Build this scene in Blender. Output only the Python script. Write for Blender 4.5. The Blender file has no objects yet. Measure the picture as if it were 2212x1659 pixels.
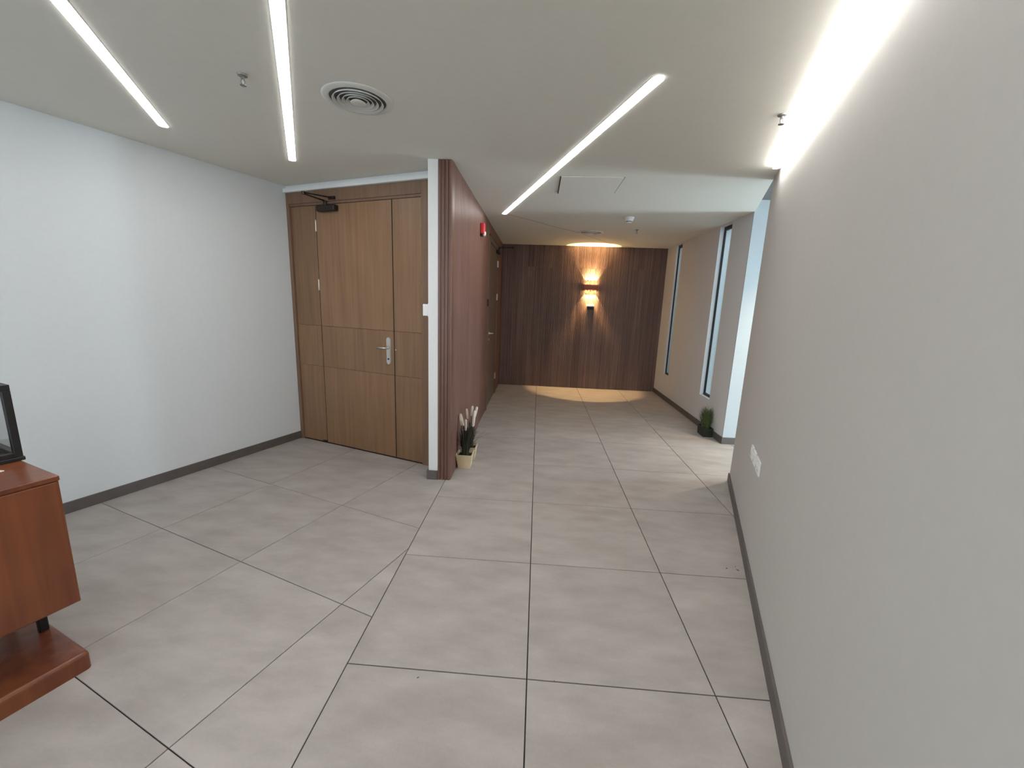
import bpy, bmesh, math, random
from mathutils import Vector, Matrix

scene = bpy.context.scene
COL = scene.collection
random.seed(7)

# ------------------------------------------------------------------ camera
cam_d = bpy.data.cameras.new('camera')
cam = bpy.data.objects.new('camera', cam_d); COL.objects.link(cam)
YAW, PITCH, ROLL, FPX = -0.057271, 0.194177, -0.037130, 886.12
cam_d.sensor_fit = 'HORIZONTAL'; cam_d.sensor_width = 36.0
cam_d.lens = FPX * 36.0 / 2212.0
cam_d.clip_start = 0.02; cam_d.clip_end = 100
_f = Vector((math.sin(YAW) * math.cos(PITCH), math.cos(YAW) * math.cos(PITCH), -math.sin(PITCH)))
_r = Vector((math.cos(YAW), -math.sin(YAW), 0)); _d = _f.cross(_r)
_c, _s = math.cos(ROLL), math.sin(ROLL)
_X = _c * _r + _s * _d; _D = -_s * _r + _c * _d
CAMH = 1.58667
M = Matrix.Identity(4)
for i in range(3):
    M[i][0] = _X[i]; M[i][1] = -_D[i]; M[i][2] = -_f[i]
M[2][3] = CAMH
cam.matrix_world = M
scene.camera = cam

# ------------------------------------------------------------------ exposure, world
vs = scene.view_settings
vs.view_transform = 'Standard'; vs.look = 'None'; vs.gamma = 1.0; vs.use_curve_mapping = False
vs.exposure = 0.62
world = bpy.data.worlds.new('world'); scene.world = world
world.use_nodes = True
bg = world.node_tree.nodes['Background']
bg.inputs[0].default_value = (0.64, 0.80, 0.88, 1); bg.inputs[1].default_value = 2.8

# room axes: n points at the right wall, a runs deep along it (turned 19.95 degrees from the corridor)
AL = 0.34811
NV = Vector((math.cos(AL), -math.sin(AL), 0)); AV = Vector((math.sin(AL), math.cos(AL), 0))
ROT = -AL
HC = 2.668

def rm(n, a, z=0.0):
    return NV * n + AV * a + Vector((0, 0, z))
MR = Matrix.Rotation(ROT, 4, 'Z')          # room axes -> world

# ------------------------------------------------------------------ large area lights
def area_light(name, loc, target, sx, sy, power, col):
    l = bpy.data.lights.new(name, 'AREA'); l.shape = 'RECTANGLE'; l.size = sx; l.size_y = sy
    l.energy = power; l.color = col
    o = bpy.data.objects.new(name, l); COL.objects.link(o)
    o.location = loc
    o.rotation_euler = (Vector(target) - Vector(loc)).to_track_quat('-Z', 'Y').to_euler()
    return o
# daylight at the glazed end of the side passage
area_light('passage_window_daylight', (6.55, 4.40, 1.35), (2.0, 4.55, 2.6), 0.9, 1.4, 150, (0.72, 0.91, 1.0))
# cool fill light added behind the camera, set at the added rear window
area_light('rear_window_daylight', rm(-2.0, -2.93, 1.5), rm(-2.6, 1.0, 1.2), 2.2, 1.5, 24, (0.82, 0.92, 1.0))

LED = 15.0         # radiance of the ceiling strips

# ------------------------------------------------------------------ materials
def new_mat(name):
    m = bpy.data.materials.new(name); m.use_nodes = True
    nt = m.node_tree; p = nt.nodes['Principled BSDF']
    return m, nt, p

def nd(nt, typ, **kw):
    n = nt.nodes.new(typ)
    for k, v in kw.items():
        setattr(n, k, v)
    return n

def rgba(c): return (c[0], c[1], c[2], 1)

def simple(name, col, rough=0.5, metal=0.0, var=0.06, scale=40.0, bump=0.0, spec=0.5):
    """colour with a faint procedural mottling"""
    m, nt, p = new_mat(name)
    tc = nd(nt, 'ShaderNodeTexCoord')
    no = nd(nt, 'ShaderNodeTexNoise'); no.inputs['Scale'].default_value = scale; no.inputs['Detail'].default_value = 4
    nt.links.new(tc.outputs['Object'], no.inputs['Vector'])
    cr = nd(nt, 'ShaderNodeValToRGB')
    cr.color_ramp.elements[0].position = 0.3; cr.color_ramp.elements[1].position = 0.7
    cr.color_ramp.elements[0].color = rgba([c * (1 - var) for c in col])
    cr.color_ramp.elements[1].color = rgba([min(1, c * (1 + var)) for c in col])
    nt.links.new(no.outputs['Fac'], cr.inputs['Fac'])
    nt.links.new(cr.outputs['Color'], p.inputs['Base Color'])
    p.inputs['Roughness'].default_value = rough; p.inputs['Metallic'].default_value = metal
    p.inputs['Specular IOR Level'].default_value = spec
    if bump > 0:
        b = nd(nt, 'ShaderNodeBump'); b.inputs['Strength'].default_value = bump; b.inputs['Distance'].default_value = 0.002
        nt.links.new(no.outputs['Fac'], b.inputs['Height']); nt.links.new(b.outputs['Normal'], p.inputs['Normal'])
    return m

def veneer(name, dark, light, rough=0.45, stretch=(28, 28, 1.1), rnd=0.10, cloud=0.5):
    """straight grained wood along local z"""
    m, nt, p = new_mat(name)
    tc = nd(nt, 'ShaderNodeTexCoord'); oi = nd(nt, 'ShaderNodeObjectInfo')
    mp = nd(nt, 'ShaderNodeMapping'); mp.inputs['Scale'].default_value = stretch
    add = nd(nt, 'ShaderNodeVectorMath', operation='ADD')
    mul = nd(nt, 'ShaderNodeVectorMath', operation='SCALE'); mul.inputs[0].default_value = (7.3, 3.1, 1.7)
    nt.links.new(oi.outputs['Random'], mul.inputs['Scale'])
    nt.links.new(tc.outputs['Object'], add.inputs[0]); nt.links.new(mul.outputs[0], add.inputs[1])
    nt.links.new(add.outputs[0], mp.inputs['Vector'])
    n1 = nd(nt, 'ShaderNodeTexNoise'); n1.inputs['Scale'].default_value = 1.0; n1.inputs['Detail'].default_value = 6
    n1.inputs['Distortion'].default_value = 0.6
    nt.links.new(mp.outputs[0], n1.inputs['Vector'])
    n2 = nd(nt, 'ShaderNodeTexNoise'); n2.inputs['Scale'].default_value = 3.0; n2.inputs['Detail'].default_value = 2
    nt.links.new(add.outputs[0], n2.inputs['Vector'])
    mx = nd(nt, 'ShaderNodeMix'); mx.data_type = 'FLOAT'; mx.inputs[0].default_value = cloud * 0.5
    nt.links.new(n1.outputs['Fac'], mx.inputs[2]); nt.links.new(n2.outputs['Fac'], mx.inputs[3])
    cr = nd(nt, 'ShaderNodeValToRGB')
    cr.color_ramp.elements[0].position = 0.32; cr.color_ramp.elements[1].position = 0.68
    cr.color_ramp.elements[0].color = rgba(dark); cr.color_ramp.elements[1].color = rgba(light)
    nt.links.new(mx.outputs[0], cr.inputs['Fac'])
    hs = nd(nt, 'ShaderNodeHueSaturation')
    mr = nd(nt, 'ShaderNodeMapRange'); mr.inputs['To Min'].default_value = 1 - rnd; mr.inputs['To Max'].default_value = 1 + rnd
    nt.links.new(oi.outputs['Random'], mr.inputs['Value']); nt.links.new(mr.outputs[0], hs.inputs['Value'])
    nt.links.new(cr.outputs['Color'], hs.inputs['Color'])
    nt.links.new(hs.outputs['Color'], p.inputs['Base Color'])
    p.inputs['Roughness'].default_value = rough
    b = nd(nt, 'ShaderNodeBump'); b.inputs['Strength'].default_value = 0.12; b.inputs['Distance'].default_value = 0.001
    nt.links.new(n1.outputs['Fac'], b.inputs['Height']); nt.links.new(b.outputs['Normal'], p.inputs['Normal'])
    return m

def tile_mat():
    m, nt, p = new_mat('porcelain_tile')
    tc = nd(nt, 'ShaderNodeTexCoord'); oi = nd(nt, 'ShaderNodeObjectInfo')
    mul = nd(nt, 'ShaderNodeVectorMath', operation='SCALE'); mul.inputs[0].default_value = (9.1, 5.3, 2.9)
    add = nd(nt, 'ShaderNodeVectorMath', operation='ADD')
    nt.links.new(oi.outputs['Random'], mul.inputs['Scale'])
    nt.links.new(tc.outputs['Object'], add.inputs[0]); nt.links.new(mul.outputs[0], add.inputs[1])
    n1 = nd(nt, 'ShaderNodeTexNoise'); n1.inputs['Scale'].default_value = 3.2; n1.inputs['Detail'].default_value = 5; n1.inputs['Roughness'].default_value = 0.55
    mp = nd(nt, 'ShaderNodeMapping'); mp.inputs['Rotation'].default_value = (0, 0, 0.6); mp.inputs['Scale'].default_value = (1.0, 2.4, 1)
    nt.links.new(add.outputs[0], mp.inputs['Vector']); nt.links.new(mp.outputs[0], n1.inputs['Vector'])
    n2 = nd(nt, 'ShaderNodeTexNoise'); n2.inputs['Scale'].default_value = 90; n2.inputs['Detail'].default_value = 3
    nt.links.new(add.outputs[0], n2.inputs['Vector'])
    cr = nd(nt, 'ShaderNodeValToRGB')
    cr.color_ramp.elements[0].position = 0.30; cr.color_ramp.elements[1].position = 0.72
    cr.color_ramp.elements[0].color = (0.322, 0.288, 0.268, 1); cr.color_ramp.elements[1].color = (0.440, 0.402, 0.378, 1)
    mx = nd(nt, 'ShaderNodeMix'); mx.data_type = 'FLOAT'; mx.inputs[0].default_value = 0.15
    nt.links.new(n1.outputs['Fac'], mx.inputs[2]); nt.links.new(n2.outputs['Fac'], mx.inputs[3])
    nt.links.new(mx.outputs[0], cr.inputs['Fac'])
    hs = nd(nt, 'ShaderNodeHueSaturation')
    mr = nd(nt, 'ShaderNodeMapRange'); mr.inputs['To Min'].default_value = 0.96; mr.inputs['To Max'].default_value = 1.04
    nt.links.new(oi.outputs['Random'], mr.inputs['Value']); nt.links.new(mr.outputs[0], hs.inputs['Value'])
    nt.links.new(cr.outputs['Color'], hs.inputs['Color']); nt.links.new(hs.outputs['Color'], p.inputs['Base Color'])
    p.inputs['Roughness'].default_value = 0.55; p.inputs['Specular IOR Level'].default_value = 0.35
    return m

def emit(name, col, strength):
    m, nt, p = new_mat(name)
    p.inputs['Base Color'].default_value = (0.9, 0.9, 0.9, 1)
    no = nd(nt, 'ShaderNodeTexNoise'); no.inputs['Scale'].default_value = 3
    mr = nd(nt, 'ShaderNodeMapRange'); mr.inputs['To Min'].default_value = strength * 0.97; mr.inputs['To Max'].default_value = strength * 1.03
    nt.links.new(no.outputs['Fac'], mr.inputs['Value'])
    p.inputs['Emission Color'].default_value = rgba(col)
    nt.links.new(mr.outputs[0], p.inputs['Emission Strength'])
    return m

def glass_mat(name, tint=(0.92, 0.96, 0.97)):
    m = bpy.data.materials.new(name); m.use_nodes = True
    nt = m.node_tree; nt.nodes.clear()
    out = nd(nt, 'ShaderNodeOutputMaterial'); mix = nd(nt, 'ShaderNodeMixShader')
    tr = nd(nt, 'ShaderNodeBsdfTransparent'); gl = nd(nt, 'ShaderNodeBsdfGlossy'); lw = nd(nt, 'ShaderNodeLayerWeight'); pw = nd(nt, 'ShaderNodeMath', operation='POWER'); fr = nd(nt, 'ShaderNodeMapRange')
    lw.inputs[0].default_value = 0.5; pw.inputs[1].default_value = 5.0
    fr.inputs['To Min'].default_value = 0.03; fr.inputs['To Max'].default_value = 0.75
    nt.links.new(lw.outputs['Facing'], pw.inputs[0]); nt.links.new(pw.outputs[0], fr.inputs['Value'])
    tr.inputs[0].default_value = rgba(tint); gl.inputs['Roughness'].default_value = 0.03
    nt.links.new(fr.outputs[0], mix.inputs[0]); nt.links.new(tr.outputs[0], mix.inputs[1]); nt.links.new(gl.outputs[0], mix.inputs[2])
    nt.links.new(mix.outputs[0], out.inputs[0])
    return m

MAT = {
    'wall_cool': simple('cool_white_paint', (0.70, 0.735, 0.765), 0.8, var=0.012, scale=30, bump=0.05),
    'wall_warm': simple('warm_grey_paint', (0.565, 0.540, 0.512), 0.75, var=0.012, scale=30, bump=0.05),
    'wall_white': simple('white_paint', (0.78, 0.79, 0.79), 0.8, var=0.012, scale=30, bump=0.05),
    'ceiling': simple('ceiling_paint', (0.76, 0.745, 0.68), 0.85, var=0.012, scale=25, bump=0.03),
    'base': simple('skirting_tile', (0.115, 0.098, 0.092), 0.5, var=0.08, scale=14),
    'grout': simple('grout', (0.030, 0.026, 0.024), 0.9, var=0.1),
    'tile': tile_mat(),
    'door': veneer('oak_veneer', (0.198, 0.107, 0.055), (0.276, 0.158, 0.085), 0.42),
    'doorframe': veneer('oak_frame', (0.165, 0.092, 0.056), (0.218, 0.126, 0.080), 0.45),
    'flute': veneer('walnut_fluted', (0.130, 0.059, 0.042), (0.200, 0.097, 0.072), 0.42, (60, 60, 1.0), 0.08),
    'flute_dark': veneer('walnut_fluted_dark', (0.098, 0.055, 0.046), (0.235, 0.150, 0.126), 0.45, (34, 34, 0.5), 0.13, 0.25),
    'darkdoor': veneer('walnut_door', (0.120, 0.078, 0.058), (0.165, 0.108, 0.082), 0.45),
    'cabinet': veneer('cherry_cabinet', (0.125, 0.032, 0.016), (0.235, 0.074, 0.026), 0.28, (22, 22, 1.2), 0.05, 0.9),
    'chrome': simple('satin_steel', (0.72, 0.70, 0.67), 0.28, 1.0, 0.03),
    'black': simple('black_metal', (0.018, 0.017, 0.018), 0.45, 0.2, 0.15),
    'bronze': simple('dark_bronze', (0.022, 0.014, 0.012), 0.4, 0.3, 0.15),
    'alu_black': simple('black_aluminium', (0.012, 0.013, 0.015), 0.4, 0.3, 0.15),
    'plastic': simple('white_plastic', (0.80, 0.80, 0.79), 0.35, var=0.01),
    'vent': simple('painted_steel', (0.66, 0.66, 0.63), 0.45, var=0.02),
    'dark': simple('dark_void', (0.03, 0.03, 0.03), 0.9, var=0.1),
    'throat': simple('vent_throat_shade', (0.10, 0.10, 0.095), 0.9, var=0.1),
    'passage_ceiling': simple('dim_grey_paint', (0.13, 0.12, 0.125), 0.9, var=0.03),  # ceiling darkened in its colour to read as unlit
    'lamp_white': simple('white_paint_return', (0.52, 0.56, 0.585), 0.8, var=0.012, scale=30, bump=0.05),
    'sprinkler': simple('dull_plated_metal', (0.26, 0.25, 0.24), 0.45, 0.5, 0.04),
    'wall_corridor': simple('corridor_grey_paint', (0.70, 0.685, 0.685), 0.75, var=0.012, scale=30, bump=0.05),
    'red': simple('red_plastic', (0.62, 0.035, 0.05), 0.35, var=0.03),
    'lens': simple('clear_lens', (0.75, 0.68, 0.62), 0.15, var=0.03),
    'sconce': simple('brown_lamp_body', (0.30, 0.090, 0.075), 0.5, var=0.06),
    'cream': simple('cream_ceramic', (0.66, 0.54, 0.36), 0.5, var=0.05, scale=18),
    'soil': simple('dark_soil', (0.012, 0.010, 0.006), 0.95, var=0.3),
    'leaf': simple('dark_leaf', (0.026, 0.026, 0.011), 0.6, var=0.35, scale=25),
    'grass': simple('green_grass', (0.070, 0.090, 0.026), 0.6, var=0.45, scale=30),
    'plume': simple('cream_plume', (0.72, 0.65, 0.56), 0.9, var=0.08, scale=120),
    'potdark': simple('black_pot', (0.014, 0.016, 0.008), 0.4, var=0.2),
    'led': emit('led_diffuser', (1.0, 0.985, 0.955), LED),
    'warmlens': emit('warm_lamp_lens', (1.0, 0.68, 0.26), 150.0),
    'glass': glass_mat('clear_glass'),
    'lantern_glass': glass_mat('lantern_glass', (0.93, 0.93, 0.93)),
    'outer': simple('sky_blocker_plaster', (0.62, 0.58, 0.55), 0.9, var=0.04),
    'card': simple('cream_card', (0.80, 0.68, 0.58), 0.5, var=0.02),
}

# ------------------------------------------------------------------ mesh helpers
def obj(name, bm, mat, parent=None, smooth=False, loc=None, rotz=None):
    me = bpy.data.meshes.new(name)
    bmesh.ops.recalc_face_normals(bm, faces=bm.faces[:])
    bm.to_mesh(me); bm.free()
    if smooth:
        for f in me.polygons: f.use_smooth = True
    me.materials.append(MAT[mat] if isinstance(mat, str) else mat)
    o = bpy.data.objects.new(name, me); COL.objects.link(o)
    if parent is not None: o.parent = parent
    if loc is not None: o.location = loc
    if rotz is not None: o.rotation_euler = (0, 0, rotz)
    return o

def thing(name, label, cat, loc=(0, 0, 0), rotz=0.0, group=None, kind=None):
    o = bpy.data.objects.new(name, None); COL.objects.link(o)
    o.empty_display_size = 0.05
    o.location = loc; o.rotation_euler = (0, 0, rotz)
    tag(o, label, cat, group, kind)
    return o

def tag(o, label=None, cat=None, group=None, kind=None):
    if label: o['label'] = label
    if cat: o['category'] = cat
    if group: o['group'] = group
    if kind: o['kind'] = kind
    return o

def struct(o, label):
    o['kind'] = 'structure'; o['label'] = label; o['category'] = o.name.split('_')[0].split('.')[0]
    return o

def box(bm, x0, x1, y0, y1, z0, z1, bev=0.0, seg=1, mtx=None):
    r = bmesh.ops.create_cube(bm, size=1.0)
    vs_ = r['verts']
    for v in vs_:
        v.co.x = x0 + (v.co.x + 0.5) * (x1 - x0)
        v.co.y = y0 + (v.co.y + 0.5) * (y1 - y0)
        v.co.z = z0 + (v.co.z + 0.5) * (z1 - z0)
    if bev > 0:
        es = list({e for v in vs_ for e in v.link_edges})
        rb = bmesh.ops.bevel(bm, geom=es, offset=bev, segments=seg, affect='EDGES', profile=0.5)
        vs_ = rb['verts'] if False else [v for v in bm.verts if v.is_valid and v.tag is False]
    return bm

def bx(x0, x1, y0, y1, z0, z1, bev=0.0, seg=1):
    bm = bmesh.new(); box(bm, min(x0, x1), max(x0, x1), min(y0, y1), max(y0, y1), min(z0, z1), max(z0, z1), bev, seg)
    return bm

def rot_room(bm):
    bm.transform(MR); return bm

def prism(poly, z0, z1):
    bm = bmesh.new()
    b = [bm.verts.new((x, y, z0)) for x, y in poly]; t = [bm.verts.new((x, y, z1)) for x, y in poly]
    n = len(poly)
    bm.faces.new(t); bm.faces.new(list(reversed(b)))
    for i in range(n):
        bm.faces.new((b[i], b[(i + 1) % n], t[(i + 1) % n], t[i]))
    return bm

def lathe(bm, prof, seg=32, cap=True, axis='z', origin=(0, 0, 0)):
    rings = []
    for r, h in prof:
        ring = []
        for k in range(seg):
            t = 2 * math.pi * k / seg
            p = (r * math.cos(t), r * math.sin(t), h)
            if axis == 'x': p = (h, r * math.cos(t), r * math.sin(t))
            if axis == 'y': p = (r * math.cos(t), h, r * math.sin(t))
            ring.append(bm.verts.new((p[0] + origin[0], p[1] + origin[1], p[2] + origin[2])))
        rings.append(ring)
    for a, b in zip(rings, rings[1:]):
        for k in range(seg):
            bm.faces.new((a[k], a[(k + 1) % seg], b[(k + 1) % seg], b[k]))
    if cap:
        bm.faces.new(list(reversed(rings[0]))); bm.faces.new(rings[-1])
    return bm

def tube(bm, pts, rad, seg=8):
    """round bar along a polyline; rad may be a list"""
    pts = [Vector(p) for p in pts]
    rs = rad if isinstance(rad, (list, tuple)) else [rad] * len(pts)
    rings = []
    for i, p in enumerate(pts):
        t = (pts[min(i + 1, len(pts) - 1)] - pts[max(i - 1, 0)]).normalized()
        u = t.orthogonal().normalized() if i == 0 else (u - t * u.dot(t)).normalized()
        w = t.cross(u)
        rings.append([bm.verts.new(p + (u * math.cos(2 * math.pi * k / seg) + w * math.sin(2 * math.pi * k / seg)) * rs[i]) for k in range(seg)])
    for a, b in zip(rings, rings[1:]):
        for k in range(seg):
            bm.faces.new((a[k], a[(k + 1) % seg], b[(k + 1) % seg], b[k]))
    bm.faces.new(list(reversed(rings[0]))); bm.faces.new(rings[-1])
    return bm

def bar(bm, p, q, w, h):
    """flat bar from p to q, w wide, h high"""
    p, q = Vector(p), Vector(q); t = (q - p).normalized()
    s = Vector((-t.y, t.x, 0)).normalized() * (w / 2); u = t.cross(s).normalized() * (h / 2)
    v = [bm.verts.new(c + a * s + b * u) for c in (p, q) for a in (-1, 1) for b in (-1, 1)]
    for f in ((0, 1, 3, 2), (4, 6, 7, 5), (0, 4, 5, 1), (2, 3, 7, 6), (0, 2, 6, 4), (1, 5, 7, 3)):
        bm.faces.new([v[i] for i in f])
    return bm

# ---- 2D polygon tools for the tiles
def clip(poly, px, py, nx, ny):
    """keep the side where (p - (px,py)).(nx,ny) >= 0"""
    out = []
    for i in range(len(poly)):
        a, b = poly[i], poly[(i + 1) % len(poly)]
        da = (a[0] - px) * nx + (a[1] - py) * ny; db = (b[0] - px) * nx + (b[1] - py) * ny
        if da >= 0: out.append(a)
        if (da >= 0) != (db >= 0):
            t = da / (da - db); out.append((a[0] + t * (b[0] - a[0]), a[1] + t * (b[1] - a[1])))
    return out
def area2(poly):
    return 0.5 * sum(poly[i][0] * poly[(i + 1) % len(poly)][1] - poly[(i + 1) % len(poly)][0] * poly[i][1] for i in range(len(poly))) if len(poly) > 2 else 0
def inset(poly, d):
    res = poly
    n = len(poly)
    for i in range(n):
        a, b = poly[i], poly[(i + 1) % n]
        ex, ey = b[0] - a[0], b[1] - a[1]; l = math.hypot(ex, ey)
        if l < 1e-6: continue
        nx, ny = -ey / l, ex / l
        res = clip(res, a[0] + nx * d, a[1] + ny * d, nx, ny)
        if len(res) < 3: return []
    cl = []
    for p_ in res:
        if not cl or math.hypot(p_[0] - cl[-1][0], p_[1] - cl[-1][1]) > 1e-4: cl.append(p_)
    if len(cl) > 2 and math.hypot(cl[0][0] - cl[-1][0], cl[0][1] - cl[-1][1]) < 1e-4: cl.pop()
    return cl

# ================================================================== ROOM SHELL
# ---- floor: grout bed with every tile a part of its own
floor = struct(obj('floor', prism([(-6.0, -3.4), (7.0, -5.0), (7.0, 8.2), (-6.0, 8.2)], -0.10, -0.0050), 'grout'),
               'floor of large square light grey stone-look tiles')
def add_tile(poly, lift, gap=0.0026):
    if area2(poly) < 0: poly = poly[::-1]
    poly = inset(poly, gap)
    if len(poly) < 3 or area2(poly) < 0.003: return
    top = inset(poly, 0.0012)
    if len(top) < 3: return
    cx = sum(p_[0] for p_ in poly) / len(poly); cy = sum(p_[1] for p_ in poly) / len(poly)
    bm = bmesh.new()
    if len(top) == len(poly):
        b = [bm.verts.new((x - cx, y - cy, -0.008)) for x, y in poly]
        m_ = [bm.verts.new((x - cx, y - cy, -0.0012)) for x, y in poly]
        t = [bm.verts.new((x - cx, y - cy, 0)) for x, y in top]
        k = len(poly)
        bm.faces.new(t)
        for i in range(k):
            bm.faces.new((b[i], b[(i + 1) % k], m_[(i + 1) % k], m_[i]))
            bm.faces.new((m_[i], m_[(i + 1) % k], t[(i + 1) % k], t[i]))
    else:
        bm.free(); bm = prism([(x - cx, y - cy) for x, y in poly], -0.008, 0)
    obj('tile', bm, 'tile', floor, loc=(cx, cy, lift))
C0X, C0Y, CSX, CSY = 0.02555, 2.3018, 0.7945, 0.8066
BX = C0X - CSX                                            # joint between the corridor field and the turned field
for i in range(-1, 9):
    for j in range(-6, 8):
        x0, x1 = C0X + i * CSX, C0X + (i + 1) * CSX; y0, y1 = C0Y + j * CSY, C0Y + (j + 1) * CSY
        if y0 > 7.98: continue
        if x0 > 2.40 and (y0 > 4.95 or y1 < 3.0): continue
        if x0 > 6.8: continue
        cn = min(NV.x * x + NV.y * y for x in (x0, x1) for y in (y0, y1))
        ca = max(AV.x * x + AV.y * y for x in (x0, x1) for y in (y0, y1))
        if cn > 0.55 and ca < 4.1: continue
        y1 = min(y1, 8.02)
        add_tile([(x0, y0), (x1, y0), (x1, y1), (x0, y1)], random.uniform(-0.0002, 0))
# small chips and scuffs lying on the tiles
for (x, y, r_, t) in ((-0.440, 1.456, 0.006, 0.4), (0.144, 1.497, 0.004, 1.2), (1.258, 2.395, 0.008, 0.3), (1.321, 2.385, 0.012, 2.2), (1.323, 2.421, 0.006, 1.0)):
    bm = prism([(r_ * math.cos(t), r_ * math.sin(t)), (-r_ * 0.3 * math.sin(t), r_ * 0.3 * math.cos(t)), (-r_ * math.cos(t), -r_ * math.sin(t)), (r_ * 0.35 * math.sin(t), -r_ * 0.35 * math.cos(t))], 0, 0.0012)
    obj('speck', bm, 'dark', floor, loc=(x, y, 0.0001))
LX, LY, LSX, LSY = -1.23037, 1.0974, 0.8073, 0.7895
for i in range(-3, 5):
    for j in range(-6, 4):
        def P(ii, jj):
            v = Vector((LX, LY, 0)) - NV * (ii * LSX) + AV * (jj * LSY); return (v.x, v.y)
        poly = [P(i, j), P(i + 1, j), P(i + 1, j + 1), P(i, j + 1)]
        if area2(poly) < 0: poly = poly[::-1]
        poly = clip(poly, BX, 0, -1, 0)
        if len(poly) < 3: continue
        v = NV * -3.99; poly = clip(poly, v.x, v.y, NV.x, NV.y)
        if len(poly) < 3: continue
        v = AV * 3.25; poly = clip(poly, v.x, v.y, -AV.x, -AV.y)
        if len(poly) < 3: continue
        v = AV * -3.0; poly = clip(poly, v.x, v.y, AV.x, AV.y)
        if len(poly) < 3: continue
        add_tile(poly, random.uniform(-0.0002, 0), 0.0021)

# ---- ceiling
def xy(n, a): v = rm(n, a); return (v.x, v.y)
ceil_poly = [xy(-4.1, -3.1), xy(0.48, -3.1), xy(0.48, 4.10), (2.310, 4.93), (2.50, 4.94), (2.50, 8.15), (-0.9, 8.15), (-1.0, 4.0), xy(-4.1, 3.4)]
ceiling = struct(obj('ceiling', prism(ceil_poly, HC, HC + 0.12), 'ceiling'), 'smooth painted white ceiling over lobby and corridor')
# hairline crack running from the middle light strip to the far corner
bm = bmesh.new()
cp = [(-0.43, 5.40), (-0.15, 5.72), (0.16, 6.12), (0.47, 6.47), (0.82, 6.99), (1.20, 7.60), (1.68, 7.97)]
for (x0, y0), (x1, y1) in zip(cp, cp[1:]):
    bar(bm, (x0, y0, HC - 0.0008), (x1, y1, HC - 0.0008), 0.006, 0.0012)
obj('crack', bm, 'base', ceiling)
# access panel, one edge sagging a little
bm = bx(0, 0.532, -0.53, 0, -0.004, 0.0)
for v in bm.verts:
    if v.co.x < 0.1: v.co.z -= 0.003 if v.co.y > -0.1 else 0.001
obj('access_panel', bm, 'ceiling', ceiling, loc=(0.139, 4.325, HC - 0.0005))
bm = bmesh.new(); bar(bm, (0.134, 3.80, HC - 0.002), (0.134, 4.34, HC - 0.006), 0.010, 0.003)
obj('panel_gap_shade', bm, 'dark', ceiling)  # dark strips drawn as the shade in the gaps beside the panel
bm = bmesh.new(); bar(bm, (0.674, 3.79, HC - 0.0015), (0.674, 4.30, HC - 0.0015), 0.005, 0.003)
obj('panel_gap_shade', bm, 'base', ceiling)

# ceiling of the side passage, a step higher
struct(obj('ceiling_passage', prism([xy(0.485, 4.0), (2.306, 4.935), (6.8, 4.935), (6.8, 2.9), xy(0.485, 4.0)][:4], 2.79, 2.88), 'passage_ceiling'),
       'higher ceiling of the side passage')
# ---- walls
struct(obj('wall_left', rot_room(bx(-4.10, -3.94, -3.0, 3.36, 0, HC)), 'wall_cool'), 'plain cool white wall on the left')
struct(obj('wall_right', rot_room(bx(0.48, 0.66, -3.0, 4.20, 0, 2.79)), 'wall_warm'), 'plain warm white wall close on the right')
wd = bmesh.new()
box(wd, -3.94, -2.13, 3.16, 3.36, 2.636, HC); box(wd, -3.94, -2.13, 3.125, 3.36, 2.600, 2.638)
struct(obj('wall_door', rot_room(wd), 'wall_white'), 'narrow white lintel over the oak double door')

# far right wall of the corridor with two tall slots
FX, FT = 2.305, 2.505
W2 = (5.438, 5.775); W1 = (7.203, 7.486); WZ = (0.435, 2.652)
wf = bmesh.new()
box(wf, FX, FT, 4.9485, W2[0], 0, HC); box(wf, FX, FT, W2[1], W1[0], 0, HC); box(wf, FX, FT, W1[1], 8.15, 0, HC)
for w in (W1, W2):
    box(wf, FX, FT, w[0], w[1], 0, WZ[0]); box(wf, FX, FT, w[0], w[1], WZ[1], HC)
struct(obj('wall_corridor', wf, 'wall_corridor'), 'warm white corridor wall with two tall slit windows')
struct(obj('wall_passage', bx(FX, 6.75, 4.93, 4.948, 0, 2.79), 'lamp_white'), 'white return wall of the side passage lit by daylight')
struct(obj('wall_passage_end', bx(6.75, 6.9, 2.85, 5.08, 0, 2.79), 'wall_white'), 'end wall of the side passage')
struct(obj('wall_passage_near', bx(2.35, 6.75, 2.85, 3.0, 0, 2.79), 'wall_white'), 'near wall of the side passage')
# wall behind the camera with a window opening
wb = bmesh.new()
box(wb, -4.1, -3.15, -3.15, -3.0, 0, HC); box(wb, -0.85, 0.66, -3.15, -3.0, 0, HC)
box(wb, -3.15, -0.85, -3.15, -3.0, 0, 0.7); box(wb, -3.15, -0.85, -3.15, -3.0, 2.3, HC)
struct(obj('wall_back', rot_room(wb), 'wall_warm'), 'wall behind the viewpoint with an added wide window')

# ---- end wall and partition clad in fluted walnut panels
def flutes(width, depth, z0, z1, nfl, d=0.007):
    """panel of nfl ribs across local x (0..width), front at y = 0, back at y = depth"""
    bm = bmesh.new(); prof = []
    p_ = width / nfl
    for k in range(nfl):
        x = k * p_
        prof += [(x + 0.0010, d), (x + p_ * 0.14, d), (x + p_ * 0.22, 0.0015), (x + p_ * 0.36, 0), (x + p_ * 0.78, 0), (x + p_ * 0.92, 0.0015), (x + p_ - 0.0010, d)]
    prof = [(0.0004, d)] + prof + [(width - 0.0004, d), (width - 0.0004, depth), (0.0004, depth)]
    b = [bm.verts.new((x, y, z0)) for x, y in prof]; t = [bm.verts.new((x, y, z1)) for x, y in prof]
    n = len(prof)
    for i in range(n):
        bm.faces.new((b[i], b[(i + 1) % n], t[(i + 1) % n], t[i]))
    bm.faces.new(t); bm.faces.new(list(reversed(b)))
    return bm
EY = 7.98
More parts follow.
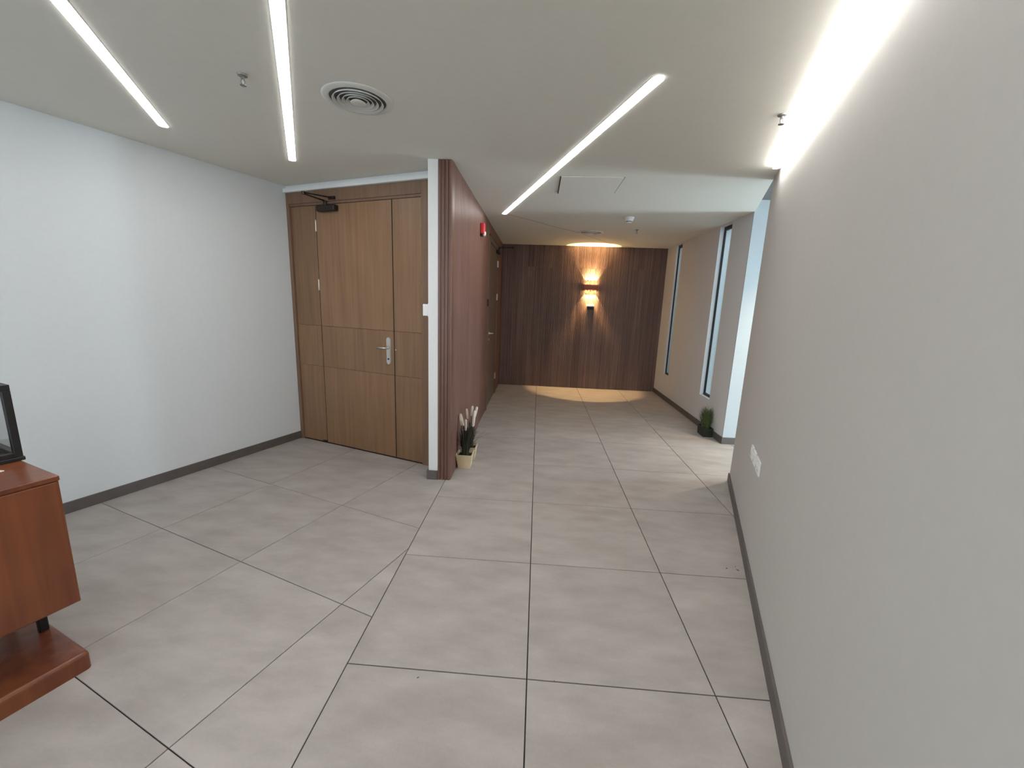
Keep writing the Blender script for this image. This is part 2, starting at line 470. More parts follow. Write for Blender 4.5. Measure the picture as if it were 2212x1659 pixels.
wall_end = struct(obj('wall_end', bx(-0.9, 2.50, EY + 0.02, EY + 0.17, 0, HC), 'dark'), 'end wall clad in dark fluted walnut panels')
NP = 19; PW = (FX + 0.725) / NP
pm_low = pm_high = pm_full = None
for k in range(NP):
    x = -0.725 + k * PW
    if k in (3, 4, 5, 9, 10, 11, 12, 15, 16):
        parts_ = ((0, 2.272), (2.275, HC - 0.001))
    else:
        parts_ = ((0, HC - 0.001),)
    for z0, z1 in parts_:
        obj('panel', flutes(PW, 0.022, z0, z1, 6), 'flute_dark', wall_end, loc=(x, EY, 0))
# partition between lobby and corridor: plaster core, fluted cladding on the corridor face and on the nose
PX, PY = -0.725, 3.430
part_core = [(-0.920, PY), (-0.838, PY), (-0.838, PY + 0.03), (-0.750, PY + 0.03), (-0.750, 8.15), (-0.920, 8.15)]
wall_part = struct(obj('wall_partition', prism(part_core, 0, HC), 'wall_white'), 'partition with a white plaster edge and fluted walnut cladding')
# nose: ribs facing the lobby and a rounded corner
def nose_poly():
    pts = [(-0.837, PY + 0.10), (-0.837, PY + 0.004)]
    xs = [-0.837, -0.806, -0.776]
    for x in xs:
        pts += [(x + 0.002, PY - 0.006), (x + 0.019, PY - 0.006), (x + 0.0215, PY + 0.002), (x + 0.028, PY + 0.002)]
    cx, cy, r = PX - 0.022, PY + 0.016, 0.022
    for k in range(7):
        t = -math.pi / 2 + k * math.pi / 12
        pts.append((cx + r * math.cos(t), cy + r * math.sin(t)))
    pts += [(PX, PY + 0.10)]
    return pts
npoly = nose_poly()
bm = bmesh.new()
fr = [bm.verts.new((x, y, 0.0)) for x, y in npoly]; tp = [bm.verts.new((x, y, HC - 0.001)) for x, y in npoly]
for i in range(len(npoly)):
    k = (i + 1) % len(npoly); bm.faces.new((fr[i], fr[k], tp[k], tp[i]))
bm.faces.new(tp); bm.faces.new(fr[::-1])
obj('nose_cladding', bm, 'flute', wall_part)
PPW = (5.90 - (PY + 0.10)) / 15
for k in range(15):
    bm = flutes(PPW, 0.030, 0.0, HC - 0.001, 6, 0.005)
    obj('panel', bm, 'flute', wall_part, loc=(PX, PY + 0.10 + k * PPW, 0), rotz=math.pi / 2)
PPW2 = (7.98 - 7.22) / 5
for k in range(5):
    bm = flutes(PPW2, 0.030, 0.0, HC - 0.001, 6, 0.005)
    obj('panel', bm, 'flute', wall_part, loc=(PX, 7.22 + k * PPW2, 0), rotz=math.pi / 2)
PPW3 = (7.22 - 5.90) / 8
for k in range(8):
    bm = flutes(PPW3, 0.030, 2.505, HC - 0.001, 6, 0.005)
    obj('panel', bm, 'flute', wall_part, loc=(PX, 5.90 + k * PPW3, 0), rotz=math.pi / 2)

# ---- baseboards
def base(name, bm, label): return struct(obj(name, bm, 'base'), label)
base('baseboard_left', rot_room(bx(-3.941, -3.928, -3.0, 3.15, 0, 0.082, 0.0015)), 'dark grey tile skirting along the left wall')
bm = rot_room(bx(0.467, 0.481, -3.0, 4.215, 0, 0.078, 0.0015))
base('baseboard_right', bm, 'dark grey tile skirting along the right wall')
base('baseboard_corridor', bx(FX - 0.013, FX + 0.001, 4.917, 7.98, 0, 0.080, 0.0015), 'dark grey tile skirting under the slit windows')
base('baseboard_passage', bx(FX - 0.012, 6.7, 4.916, 4.931, 0, 0.082, 0.0015), 'dark grey tile skirting on the passage return wall')
base('baseboard_partition', bx(-0.935, -0.839, PY - 0.013, PY + 0.001, 0, 0.085, 0.0015), 'short piece of dark skirting on the white partition edge')
base('baseboard_partition_side', bx(-0.934, -0.919, PY, 3.70, 0, 0.085, 0.0015), 'dark skirting on the door side of the partition')

# ---- oak double door in the lobby (local x = n, y = a)
d1 = struct(thing('door_1', 'x', 'x', rm(0, 0), ROT), 'wide oak veneer double door with a narrow side leaf')
A0 = 3.17
fr_ = bmesh.new()
box(fr_, -3.94, -3.900, A0 - 0.018, A0 + 0.12, 0, 2.598, 0.002)
box(fr_, -2.278, -2.08, A0 - 0.018, A0 + 0.12, 0, 2.598, 0.002)
box(fr_, -3.90, -2.278, A0 - 0.018, A0 + 0.12, 2.492, 2.598, 0.002)
box(fr_, -3.90, -2.278, A0 - 0.006, A0 + 0.12, 2.470, 2.493, 0.002)
obj('door_frame', fr_, 'doorframe', d1)
obj('threshold', bx(-3.90, -2.278, A0 - 0.004, A0 + 0.05, 0.0, 0.008), 'bronze', d1)
def leaf(x0, x1, gap=True):
    lf = obj('door_leaf', bx(x0 + 0.0025, x1 - 0.0025, A0 + 0.004, A0 + 0.045, 0.008, 2.468), 'bronze', d1)
    for z0, z1 in ((0.010, 0.853), (0.8555, 1.282), (1.2845, 2.466)):
        o = obj('panel', bx(x0 + 0.003, x1 - 0.003, A0, A0 + 0.006, z0, z1, 0.0012), 'door', lf)
    return lf
leaf(-3.898, -3.553); leaf(-3.551, -2.611); leaf(-2.607, -2.280)
for x, z in ((-3.5525, 2.275), (-3.5525, 1.70), (-2.279, 2.255), (-2.279, 1.66)):
    bm = bmesh.new(); lathe(bm, [(0.006, -0.055), (0.007, -0.053), (0.007, 0.053), (0.006, 0.055)], 10)
    bm.transform(Matrix.Translation((x, A0 - 0.004, z)))
    obj('hinge', bm, 'chrome', d1, True)
# lever handle on a long rounded plate
bm = bmesh.new()
pl = []
for k in range(13):
    t = math.pi * k / 12; pl.append((0.027 * math.cos(t), 0.108 + 0.027 * math.sin(t)))
for k in range(13):
    t = math.pi + math.pi * k / 12; pl.append((0.027 * math.cos(t), -0.108 + 0.027 * math.sin(t)))
f0 = [bm.verts.new((-2.676 + x, A0, 1.088 + z)) for x, z in pl]; f1 = [bm.verts.new((-2.676 + x * 0.85, A0 - 0.008, 1.088 + z * 0.97)) for x, z in pl]
for i in range(len(pl)): bm.faces.new((f0[i], f0[(i + 1) % len(pl)], f1[(i + 1) % len(pl)], f1[i]))
bm.faces.new(f1)
hp = obj('handle_plate', bm, 'chrome', d1)
bm = bmesh.new()
tube(bm, [(-2.676, A0 - 0.006, 1.118), (-2.676, A0 - 0.046, 1.118), (-2.682, A0 - 0.054, 1.118), (-2.72, A0 - 0.055, 1.119), (-2.792, A0 - 0.050, 1.116)], [0.011, 0.010, 0.010, 0.009, 0.008], 10)
obj('lever', bm, 'chrome', hp, True)
bm = bmesh.new(); lathe(bm, [(0.009, -0.012), (0.009, -0.007)], 14, True, 'y', (-2.676, A0, 1.01)); obj('keyhole', bm, 'black', hp)
bm = bmesh.new(); lathe(bm, [(0.006, -0.004), (0.006, 0.001)], 10, True, 'y', (-2.590, A0, 1.105)); obj('latch_stud', bm, 'chrome', d1)
# floor bolt
obj('floor_bolt', bx(-3.60, -3.55, A0 - 0.022, A0 - 0.001, 0.010, 0.030, 0.003), 'bronze', d1)
# overhead closer
bm = bx(-3.485, -3.245, A0 - 0.060, A0, 2.395, 2.452, 0.014, 2)
cl = obj('door_closer', bm, 'bronze', d1)
bm = bmesh.new()
tube(bm, [(-3.375, A0 - 0.04, 2.44), (-3.375, A0 - 0.04, 2.49)], 0.016, 10)
bar(bm, (-3.375, A0 - 0.04, 2.487), (-3.372, 2.885, 2.497), 0.022, 0.008)
bar(bm, (-3.372, 2.885, 2.507), (-3.30, A0 - 0.03, 2.516), 0.022, 0.008)
tube(bm, [(-3.372, 2.885, 2.489), (-3.372, 2.885, 2.516)], 0.014, 10)
box(bm, -3.335, -3.262, A0 - 0.040, A0 - 0.017, 2.500, 2.528)
obj('closer_arm', bm, 'bronze', cl)

# ---- dark door in the corridor side wall (world axes, faces +x)
d2 = struct(thing('door_2', 'x', 'x', (PX, 6.56, 0)), 'dark walnut door in the corridor side wall')
fr_ = bmesh.new()
box(fr_, -0.10, 0.012, -0.66, -0.585, 0, 2.50, 0.002); box(fr_, -0.10, 0.012, 0.585, 0.66, 0, 2.50, 0.002)
box(fr_, -0.10, 0.012, -0.585, 0.585, 2.425, 2.50, 0.002)
obj('door_frame', fr_, 'darkdoor', d2)
obj('door_leaf', bx(-0.045, -0.004, -0.582, 0.582, 0.006, 2.422, 0.0015), 'darkdoor', d2)
obj('shadow_gap', bx(-0.02, 0.0135, -0.66, 0.66, 2.5005, 2.512), 'black', d2)  # black strip painted in as the shadow line above the frame
for z in (2.22, 1.68, 0.32):
    obj('hinge', bx(-0.004, 0.016, 0.535, 0.590, z - 0.052, z + 0.052, 0.003), 'chrome', d2)
bm = bmesh.new()
lathe(bm, [(0.024, -0.004), (0.024, 0.006), (0.012, 0.008), (0.010, 0.04)], 16, True, 'x', (0, -0.46, 1.135))
tube(bm, [(0.04, -0.46, 1.135), (0.052, -0.455, 1.135), (0.056, -0.43, 1.135), (0.052, -0.335, 1.128)], [0.010, 0.010, 0.009, 0.008], 10)
obj('lever', bm, 'chrome', d2, True)
bm = bmesh.new(); lathe(bm, [(0.016, -0.004), (0.016, 0.010), (0.010, 0.012)], 14, True, 'x', (0, -0.46, 1.045)); obj('key_cylinder', bm, 'chrome', d2)
bm = bx(-0.004, 0.055, 0.33, 0.56, 2.372, 2.428, 0.012, 2); cl2 = obj('door_closer', bm, 'bronze', d2)
bm = bmesh.new()
tube(bm, [(0.035, 0.43, 2.42), (0.035, 0.43, 2.470)], 0.014, 10)
bar(bm, (0.035, 0.43, 2.462), (0.262, 0.43, 2.470), 0.022, 0.008)
bar(bm, (0.262, 0.43, 2.480), (0.02, 0.52, 2.486), 0.022, 0.008)
tube(bm, [(0.262, 0.43, 2.462), (0.262, 0.43, 2.488)], 0.013, 10)
obj('closer_arm', bm, 'bronze', cl2)

# ---- slit windows
def slit(name, w, label, d0, d1):
    r = struct(thing(name, 'x', 'x', (FX, w[0], WZ[0])), label)
    L, Hh = w[1] - w[0], WZ[1] - WZ[0]
    fm = bmesh.new(); b_ = 0.010
    box(fm, d0, d1, 0, b_, 0, Hh); box(fm, d0, d1, L - b_, L, 0, Hh)
    box(fm, d0, d1, b_, L - b_, 0, 0.03); box(fm, d0, d1, b_, L - b_, Hh - 0.045, Hh)
    obj('window_frame', fm, 'alu_black', r)
    obj('pane', bx((d0 + d1) / 2 - 0.002, (d0 + d1) / 2 + 0.002, b_, L - b_, 0.03, Hh - 0.045), 'glass', r)
slit('window_1', W1, 'narrow floor-to-ceiling slit window nearest the end wall', 0.032, 0.052)
slit('window_2', W2, 'narrow floor-to-ceiling slit window with bluish daylight above the grass pot', 0.050, 0.076)
# unseen wall added to block sky light from the farther slit window
struct(obj('wall_sky_blocker', bx(2.90, 3.02, 6.45, 9.4, 0, 3.6), 'outer'), 'unseen added wall blocking sky light from the farther slit window')
# window added behind the camera to carry the rear fill light
w3 = struct(thing('window_3', 'x', 'x', rm(-2.0, -3.0, 0.7), ROT), 'wide window added behind the viewpoint for the rear fill light')
fm = bmesh.new()
box(fm, -1.15, -1.10, -0.12, -0.07, 0, 1.6); box(fm, 1.10, 1.15, -0.12, -0.07, 0, 1.6); box(fm, -0.03, 0.03, -0.12, -0.07, 0.05, 1.55)
box(fm, -1.10, 1.10, -0.12, -0.07, 0, 0.05); box(fm, -1.10, 1.10, -0.12, -0.07, 1.55, 1.6)
obj('window_frame', fm, 'alu_black', w3)
obj('pane', bx(-1.10, -0.03, -0.100, -0.095, 0.05, 1.55), 'glass', w3); obj('pane', bx(0.03, 1.10, -0.100, -0.095, 0.05, 1.55), 'glass', w3)

# ================================================================== CEILING FIXTURES
def led_strip(p, q, w, label, depth=0.0040, grp='recessed ceiling light strips'):
    p, q = Vector((p[0], p[1], HC)), Vector((q[0], q[1], HC))
    L = (q - p).length; ang = math.atan2(q.y - p.y, q.x - p.x)
    r = thing('light_strip', label, 'light', p, ang, grp)
    def capsule(rad, z0, z1, r2=None):
        pts = []
        for k in range(11):
            t = math.pi / 2 + math.pi * k / 10; pts.append((rad + rad * math.cos(t), rad * math.sin(t)))
        for k in range(11):
            t = -math.pi / 2 + math.pi * k / 10; pts.append((L - rad + rad * math.cos(t), rad * math.sin(t)))
        return prism(pts, z0, z1)
    obj('trim_ring', capsule(w / 2 + 0.003, -0.002, -0.0003), 'vent', r)
    obj('diffuser', capsule(w / 2, -depth, -0.0021), 'led', r)
    return r
d12 = Vector((0.499, -0.8666, 0)).normalized()
e1 = Vector((-2.575, 2.888, 0)); e2 = Vector((-2.072, 3.525, 0))
led_strip(e1, e1 + d12 * 3.6, 0.055, 'leftmost glowing white light strip above the left wall')
led_strip(e2, e2 + d12 * 3.9, 0.050, 'glowing white light strip between the sprinkler and the round vent')
led_strip((-0.485, 5.370), (0.525, 2.222), 0.060, 'slanting glowing light strip above the corridor mouth')
a4 = rm(0.442, 3.815); b4 = rm(0.437, -2.2)
led_strip(a4, b4, 0.050, 'glowing light strip tight against the right wall', 0.026)

def vent(name, c, R_, label):
    r = thing(name, label, 'vent', (c[0], c[1], HC), 0, 'round ceiling diffusers')
    bm = bmesh.new()
    lathe(bm, [(R_, -0.0005), (R_ * 0.995, -0.003), (R_ * 0.93, -0.006), (R_ * 0.84, -0.010), (R_ * 0.80, -0.0105), (R_ * 0.785, -0.002)], 48, False)
    obj('flange', bm, 'vent', r, True)
    bm = bmesh.new(); lathe(bm, [(R_ * 0.79, -0.0035), (R_ * 0.79, -0.0005)], 40); obj('throat', bm, 'throat', r)  # dark disc drawn as the shade of a recess behind the rings
    for q in (0.70, 0.56, 0.43, 0.31):
        bm = bmesh.new()
        lathe(bm, [(R_ * (q - 0.050), -0.0040), (R_ * q, -0.0165), (R_ * (q + 0.020), -0.0165), (R_ * (q - 0.030), -0.0038)], 44, False)
        obj('cone_ring', bm, 'vent', r, True)
    bm = bmesh.new(); lathe(bm, [(R_ * 0.12, -0.004), (R_ * 0.22, -0.019), (R_ * 0.20, -0.022), (R_ * 0.1, -0.024)], 32); obj('centre_cone', bm, 'vent', r, True)
vent('ceiling_vent', (-1.058, 2.482), 0.190, 'round white ceiling vent in front of the oak door')
vent('ceiling_vent', (0.722, 6.505), 0.190, 'round white ceiling vent near the end wall')

def sprinkler(c, label):
    r = thing('sprinkler', label, 'sprinkler', (c[0], c[1], HC), 0.5, 'pendent ceiling sprinklers')
    bm = bmesh.new(); lathe(bm, [(0.024, -0.0005), (0.022, -0.007), (0.012, -0.010)], 20); obj('escutcheon', bm, 'sprinkler', r)
    bm = bmesh.new(); lathe(bm, [(0.009, -0.009), (0.009, -0.022), (0.006, -0.024)], 12)
    tube(bm, [(0.006, 0, -0.022), (0.011, 0, -0.034), (0.003, 0, -0.047)], 0.0025, 6); tube(bm, [(-0.006, 0, -0.022), (-0.011, 0, -0.034), (-0.003, 0, -0.047)], 0.0025, 6)
    obj('frame_arms', bm, 'sprinkler', r)
    bm = bmesh.new(); lathe(bm, [(0.0025, -0.024), (0.0025, -0.046)], 8); obj('glass_bulb', bm, 'vent', r)
    bm = bmesh.new(); lathe(bm, [(0.004, -0.047), (0.015, -0.048), (0.015, -0.050), (0.004, -0.050)], 16); obj('deflector', bm, 'sprinkler', r)
sprinkler((-1.547, 2.236), 'small sprinkler in the ceiling between the two left light strips')
sprinkler((1.297, 2.611), 'small sprinkler in the ceiling beside the right wall light')
sprinkler((1.327, 6.187), 'small sprinkler in the ceiling near the smoke detector')

sd = thing('smoke_detector', 'white smoke detector on the ceiling near the end wall', 'detector', (1.050, 5.385, HC))
bm = bmesh.new(); lathe(bm, [(0.060, -0.0005), (0.060, -0.016), (0.056, -0.020)], 32); obj('base', bm, 'plastic', sd, False)
bm = bmesh.new(); lathe(bm, [(0.055, -0.0205), (0.046, -0.046), (0.040, -0.048)], 32); obj('housing', bm, 'plastic', sd)
bm = bmesh.new(); lathe(bm, [(0.034, -0.0485), (0.034, -0.056)], 24); obj('sensor_grille', bm, 'dark', sd)
bm = bmesh.new(); lathe(bm, [(0.036, -0.0565), (0.033, -0.064), (0.015, -0.068)], 24); obj('cap', bm, 'plastic', sd)

# ================================================================== WALL FIXTURES
sw = thing('light_switch', 'white box switch on the partition edge beside the oak door', 'switch', (-0.920, 3.495, 1.505), 0)
obj('plate', bx(-0.008, 0.0, -0.052, 0.052, -0.056, 0.056, 0.002), 'plastic', sw)
obj('housing', bx(-0.052, -0.0075, -0.046, 0.046, -0.049, 0.049, 0.004, 2), 'plastic', sw)
obj('rocker', bx(-0.056, -0.0515, -0.028, 0.028, -0.030, 0.030, 0.0015), 'plastic', sw)

fa = thing('fire_alarm', 'small red fire alarm sounder high on the walnut wall', 'alarm', (PX, 5.045, 2.425), 0)
obj('housing', bx(0.0, 0.052, -0.050, 0.050, -0.055, 0.068, 0.012, 3), 'red', fa, True)
bm = bmesh.new(); lathe(bm, [(0.028, 0.030), (0.030, 0.046), (0.024, 0.060), (0.010, 0.066)], 20, True, 'x', (0, -0.008, -0.050)); obj('strobe_lens', bm, 'lens', fa, True)
obj('sounder_grille', bx(0.0, 0.030, -0.040, 0.040, -0.078, -0.054, 0.004), 'bronze', fa)

rd = tag(obj('card_reader', bx(0, 0.018, -0.035, 0.035, -0.048, 0.048, 0.004), 'black', loc=(PX, 5.862, 1.582)), 'small black card reader beside the corridor door', 'reader')

# sockets on the right wall
def outlet(a, w, z, label, pos):
    r = thing('wall_socket', label, 'socket', rm(0.480, a, z), ROT, 'white sockets low on the right wall')
    obj('plate', bx(-0.009, 0.0, -w / 2, w / 2, -0.046, 0.046, 0.003), 'plastic', r)
    k = 2 if w > 0.12 else 1
    for i in range(k):
        y = (i - (k - 1) / 2) * w * 0.5
        obj('socket_face', bx(-0.012, -0.008, y - 0.030, y + 0.030, -0.035, 0.012, 0.002), 'plastic', r)
        obj('rocker', bx(-0.015, -0.008, y - 0.010, y + 0.010, 0.018, 0.036, 0.002), 'plastic', r)
        for dy in (-0.012, 0.012):
            obj('slot', bx(-0.0125, -0.011, y + dy - 0.002, y + dy + 0.002, -0.022, -0.012), 'dark', r)
outlet(2.865, 0.148, 0.638, 'white double socket low on the right wall, nearest of three', 0)
outlet(3.020, 0.090, 0.638, 'white single socket low on the right wall, middle of three', 1)
outlet(3.140, 0.090, 0.638, 'white single socket low on the right wall, farthest of three', 2)

# up and down light on the end wall
SX, SZ = 0.948, 1.928
sc = thing('wall_sconce', 'brown up-and-down wall lamp glowing warm on the fluted end wall', 'lamp', (SX, EY, SZ), 0)
bm = bx(-0.135, 0.135, -0.085, 0.0, -0.046, 0.046, 0.010, 3)
obj('body', bm, 'sconce', sc, True)
for s_ in (1, -1):
    for k in range(4):
        x = (k - 1.5) * 0.058
        bm = bmesh.new(); lathe(bm, [(0.024, 0.044 * s_), (0.024, 0.050 * s_), (0.020, 0.050 * s_), (0.020, 0.0465 * s_)], 20, False, 'z', (x, -0.045, 0)); obj('lens_collar', bm, 'sconce', sc)
        bm = bmesh.new(); lathe(bm, [(0.019, 0.0462 * s_), (0.019, 0.0472 * s_)], 16, True, 'z', (x, -0.045, 0)); obj('lens', bm, 'warmlens', sc)
SPOT_UP, SPOT_DN = 34.0, 28.0
for s_, pw in ((1, SPOT_UP), (-1, SPOT_DN)):
    for k in range(4):
        x = (k - 1.5) * 0.058
        l = bpy.data.lights.new('sconce_beam', 'SPOT'); l.energy = pw; l.color = (1.0, 0.65, 0.29)
        l.spot_size = math.radians(62); l.spot_blend = 0.05; l.shadow_soft_size = 0.006
        o = bpy.data.objects.new('sconce_beam', l); COL.objects.link(o); o.parent = sc
        o.location = (x, -0.045, 0.053 * s_); o.rotation_euler = (math.pi if s_ > 0 else 0, 0, 0)
ws = thing('wall_socket', 'small socket with white hood and shade-coloured plate under the wall lamp on the end wall', 'socket', (0.972, EY, 1.563), 0)
obj('plate', bx(-0.060, 0.060, -0.010, 0.001, -0.042, 0.030, 0.003), 'bronze', ws)  # plate and face coloured dark for the shadow under the hood
obj('hood', bx(-0.068, 0.068, -0.045, 0.000, 0.012, 0.044, 0.010, 2), 'plastic', ws)
obj('socket_face', bx(-0.040, 0.040, -0.014, -0.0095, -0.036, 0.006, 0.002), 'bronze', ws)

# downlight in the side passage (its light pools on the floor past the wall end)
dl = thing('passage_downlight', 'round downlight in the side passage ceiling', 'light', (2.83, 4.32, 2.79), 0)
bm = bmesh.new(); lathe(bm, [(0.06, -0.0005), (0.06, -0.008), (0.045, -0.010)], 28, True); obj('trim_ring', bm, 'vent', dl)
l = bpy.data.lights.new('passage_downlight_lamp', 'SPOT'); l.energy = 110; l.color = (1.0, 0.80, 0.54)
l.spot_size = math.radians(84); l.spot_blend = 0.9; l.shadow_soft_size = 0.022
o = bpy.data.objects.new('passage_downlight_lamp', l); COL.objects.link(o); o.parent = dl; o.location = (0, 0, -0.02)

# ================================================================== FURNITURE AND PLANTS
# sideboard (local x = n, y = a), front faces the viewer's side of the room
CB = thing('sideboard', 'glossy reddish brown wooden sideboard on a low plinth at left', 'sideboard', rm(-2.515, -0.10, 0), ROT)
def cbx(n0, n1, a0, a1): return (n0 + 2.515, n1 + 2.515, a0 + 0.10, a1 + 0.10)
x0, x1, y0, y1 = cbx(-2.84, -2.19, -0.90, 0.675)
obj('body', bx(x0 + 0.002, x1 - 0.004, y0 + 0.003, y1 - 0.003, 0.314, 0.846, 0.002), 'cabinet', CB)
obj('top_board', bx(x0, x1, y0, y1, 0.8465, 0.866, 0.002), 'cabinet', CB)
for k, (p_, q_) in enumerate(((y0 + 0.02, (y0 + y1) / 2 - 0.002), ((y0 + y1) / 2 + 0.002, y1 - 0.012))):
    obj('door', bx(x1 - 0.0045, x1 + 0.0005, p_, q_, 0.320, 0.842, 0.001), 'cabinet', CB)
# plinth with a rounded nose
x0p, x1p, y0p, y1p = cbx(-2.84, -2.185, -0.92, 0.668)
bm = bx(x0p, x1p, y0p, y1p, 0.0, 0.082)
es = [e for e in bm.edges if max(v.co.z for v in e.verts) > 0.08 and min(v.co.z for v in e.verts) > 0.08] + \
     [e for e in bm.edges if abs(e.verts[0].co.z - e.verts[1].co.z) > 0.05]
bmesh.ops.bevel(bm, geom=es, offset=0.020, segments=4, affect='EDGES', profile=0.5)
obj('plinth', bm, 'cabinet', CB)
for n_, a_ in ((-2.50, 0.635), (-2.78, 0.60), (-2.50, -0.82), (-2.78, -0.82)):
    cx_, cy_ = n_ + 2.515, a_ + 0.10
    bm = bx(cx_ - 0.015, cx_ + 0.015, cy_ - 0.015, cy_ + 0.015, 0.082, 0.3145, 0.003)
    lg = obj('leg', bm, 'black', CB)

# black framed lantern on the sideboard
LN = thing('lantern', 'black metal framed glass lantern on the sideboard corner', 'lantern', rm(-2.650, 0.548, 0.8662), ROT)
hx, hy, hz, b_ = 0.137, 0.135, 0.322, 0.024
obj('base', bx(-hx - 0.004, hx + 0.004, -hy - 0.004, hy + 0.004, 0, 0.016, 0.002), 'black', LN)
for sx_ in (-1, 1):
    for sy_ in (-1, 1):
        obj('post', bx(sx_ * hx - (b_ if sx_ > 0 else 0), sx_ * hx + (0 if sx_ > 0 else b_), sy_ * hy - (b_ if sy_ > 0 else 0), sy_ * hy + (0 if sy_ > 0 else b_), 0.0162, hz - b_, 0.0015), 'black', LN)
for z in (0.0162, hz - b_):
    h_ = b_ if z > 0.1 else 0.020
    for sx_ in (-1, 1):
        obj('rail', bx(sx_ * hx - (b_ if sx_ > 0 else 0), sx_ * hx + (0 if sx_ > 0 else b_), -hy + (b_ if z < 0.1 else 0), hy - (b_ if z < 0.1 else 0), z, z + h_, 0.0015), 'black', LN)
    for sy_ in (-1, 1):
        obj('rail', bx(-hx + b_ + 0.0005, hx - b_ - 0.0005, sy_ * hy - (b_ if sy_ > 0 else 0), sy_ * hy + (0 if sy_ > 0 else b_), z, z + h_, 0.0015), 'black', LN)
for sx_ in (-1, 1):
    obj('glass_pane', bx(sx_ * (hx - 0.013), sx_ * (hx - 0.010), -hy + b_, hy - b_, 0.037, hz - b_), 'lantern_glass', LN)
for sy_ in (-1, 1):
    obj('glass_pane', bx(-hx + b_, hx - b_, sy_ * (hy - 0.013), sy_ * (hy - 0.010), 0.037, hz - b_), 'lantern_glass', LN)
cd = tag(obj('card', bx(-0.012, 0.012, -0.05, 0.036, 0, 0.003, 0.0008), 'card', loc=rm(-2.415, 0.562, 0.8663), rotz=ROT + 0.3), 'thin pale card lying on the sideboard top', 'card')

# potted cattail plants beside the partition
def square_pot(name_mat, rim, basew, h, parent, depth=None):
    d_ = depth or rim
    bm = bmesh.new(); t_ = 0.007
    def ring(wx, wy, z): return [bm.verts.new((sx_ * wx / 2, sy_ * wy / 2, z)) for sx_, sy_ in ((-1, -1), (1, -1), (1, 1), (-1, 1))]
    k = basew / rim
    R_ = [ring(basew, d_ * k, 0), ring(rim, d_, h), ring(rim - 2 * t_, d_ - 2 * t_, h), ring(rim * 0.9 - 2 * t_, d_ * 0.9 - 2 * t_, h * 0.72)]
    for a, b in zip(R_, R_[1:]):
        for i in range(4): bm.faces.new((a[i], a[(i + 1) % 4], b[(i + 1) % 4], b[i]))
    bm.faces.new(R_[0][::-1]); bm.faces.new(R_[-1])
    es = [e for e in bm.edges if abs(e.verts[0].co.z - e.verts[1].co.z) > h * 0.5]
    bmesh.ops.bevel(bm, geom=es, offset=0.004, segments=2, affect='EDGES')
    obj('pot', bm, name_mat, parent)
    s_ = obj('soil', bx(-rim * 0.42, rim * 0.42, -d_ * 0.42, d_ * 0.42, h * 0.6, h * 0.80), 'soil', parent)

def blade(bm, base_, tip, w, bend):
    """tapering leaf blade with a fold, curved outward"""
    b0, t0 = Vector(base_), Vector(tip); out = Vector((t0.x - b0.x, t0.y - b0.y, 0))
    side = Vector((-out.y, out.x, 0)); side = side.normalized() if side.length > 1e-6 else Vector((1, 0, 0))
    prev = None
    for k in range(5):
        s = k / 4
        p_ = b0.lerp(t0, s) - out * (s * (1 - s)) * bend * 1.4 + Vector((0, 0, 0.10 * bend * s * (1 - s)))
        ww = w * (1 - s ** 1.6) * 0.5 + 0.0006
        L_, C_, R_ = bm.verts.new(p_ - side * ww), bm.verts.new(p_ + out.normalized() * ww * 0.5 if out.length > 1e-6 else p_), bm.verts.new(p_ + side * ww)
        if prev:
            bm.faces.new((prev[0], prev[1], C_, L_)); bm.faces.new((prev[1], prev[2], R_, C_))
        prev = (L_, C_, R_)

def leaf_objs(parent, n, rmax, spread, zmin, zmax, z0, w, mat, seed, elx=1.0, name='leaf', bend=0.6, merge=0, xmax=9.0):
    rg = random.Random(seed)
    per = max(1, merge)
    for k in range(n):
        bm = bmesh.new()
        for q in range(per):   # a few blades to a tuft
            t = rg.uniform(0, 2 * math.pi); r0 = rg.uniform(0, rmax); s_ = spread * rg.uniform(0.15, 1.0) ** 0.7
            h = rg.uniform(zmin, zmax) * (1 - 0.22 * (s_ / spread) ** 2)
            blade(bm, (r0 * math.cos(t), r0 * math.sin(t), z0), (min((r0 + s_) * math.cos(t) * elx, xmax), (r0 + s_) * math.sin(t), h), w * rg.uniform(0.7, 1.2), bend)
        obj(name, bm, mat, parent)

def cattail(parent, base_, p0, p1):
    bm = bmesh.new(); tube(bm, [base_, p0], 0.0022, 6); st = obj('stem', bm, 'leaf', parent)
    bm = bmesh.new(); p0, p1 = Vector(p0), Vector(p1)
    tube(bm, [p0, p0.lerp(p1, 0.06), p0.lerp(p1, 0.5), p0.lerp(p1, 0.92), p1], [0.005, 0.0125, 0.0140, 0.0115, 0.004], 10)
    obj('seed_head', bm, 'plume', st, True)

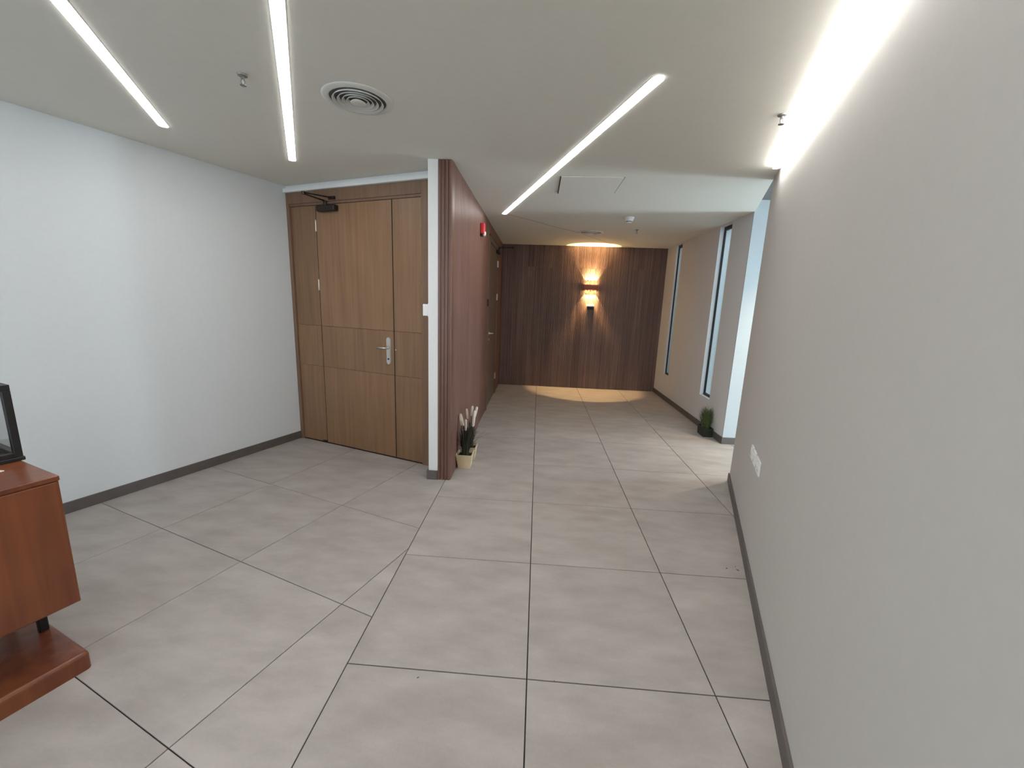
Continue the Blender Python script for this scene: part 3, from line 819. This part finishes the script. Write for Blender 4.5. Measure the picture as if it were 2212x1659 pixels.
P1 = (-0.649, 3.768); P2 = (-0.646, 3.985)
pa = thing('potted_cattail', 'cream square pot of dark grass with pale cattail heads, nearer one', 'plant', (P1[0], P1[1], 0), 0, 'potted cattails by the partition')
square_pot('cream', 0.156, 0.116, 0.142, pa, 0.172)
leaf_objs(pa, 60, 0.040, 0.082, 0.28, 0.47, 0.10, 0.013, 'leaf', 3, merge=2, bend=0.9)
for (tx, tz0, tz1, bxx) in ((-0.100, 0.404, 0.512, -0.048), (-0.058, 0.400, 0.522, -0.026), (-0.003, 0.352, 0.466, -0.003), (0.082, 0.396, 0.560, 0.066)):
    cattail(pa, (bxx * 0.25, 0.0, 0.10), (bxx, 0.03, tz0), (max(tx, -0.062) if tx < 0 else tx, 0.035, tz1))
pb = thing('potted_cattail', 'cream square pot of dark grass with pale cattail heads, farther one behind', 'plant', (P2[0], P2[1], 0), 0, 'potted cattails by the partition')
square_pot('cream', 0.156, 0.116, 0.142, pb, 0.172)
leaf_objs(pb, 60, 0.040, 0.085, 0.27, 0.45, 0.10, 0.013, 'leaf', 9, merge=2, bend=0.9)
for (tx, tz0, tz1, bxx) in ((-0.032, 0.42, 0.53, -0.022), (0.030, 0.455, 0.560, 0.018), (0.075, 0.44, 0.555, 0.05)):
    cattail(pb, (bxx * 0.25, 0.0, 0.10), (bxx, -0.01, tz0), (tx, -0.012, tz1))
bm = bmesh.new()
blade(bm, (0.03, 0, 0.14), (0.215, 0.01, 0.335), 0.008, 0.3); obj('leaf', bm, 'leaf', pb)
bm = bmesh.new()
blade(bm, (0.03, 0.01, 0.14), (0.235, -0.02, 0.300), 0.008, 0.35); obj('leaf', bm, 'leaf', pb)

# grass pot under the second slit window
pg = thing('potted_grass', 'small black square pot of green grass under the near slit window', 'plant', (2.228, 5.262, 0), 0)
square_pot('potdark', 0.118, 0.112, 0.115, pg, 0.215)
leaf_objs(pg, 90, 0.048, 0.085, 0.24, 0.41, 0.09, 0.008, 'grass', 5, 1.0, 'grass_blade', 0.4, 4, 0.062)
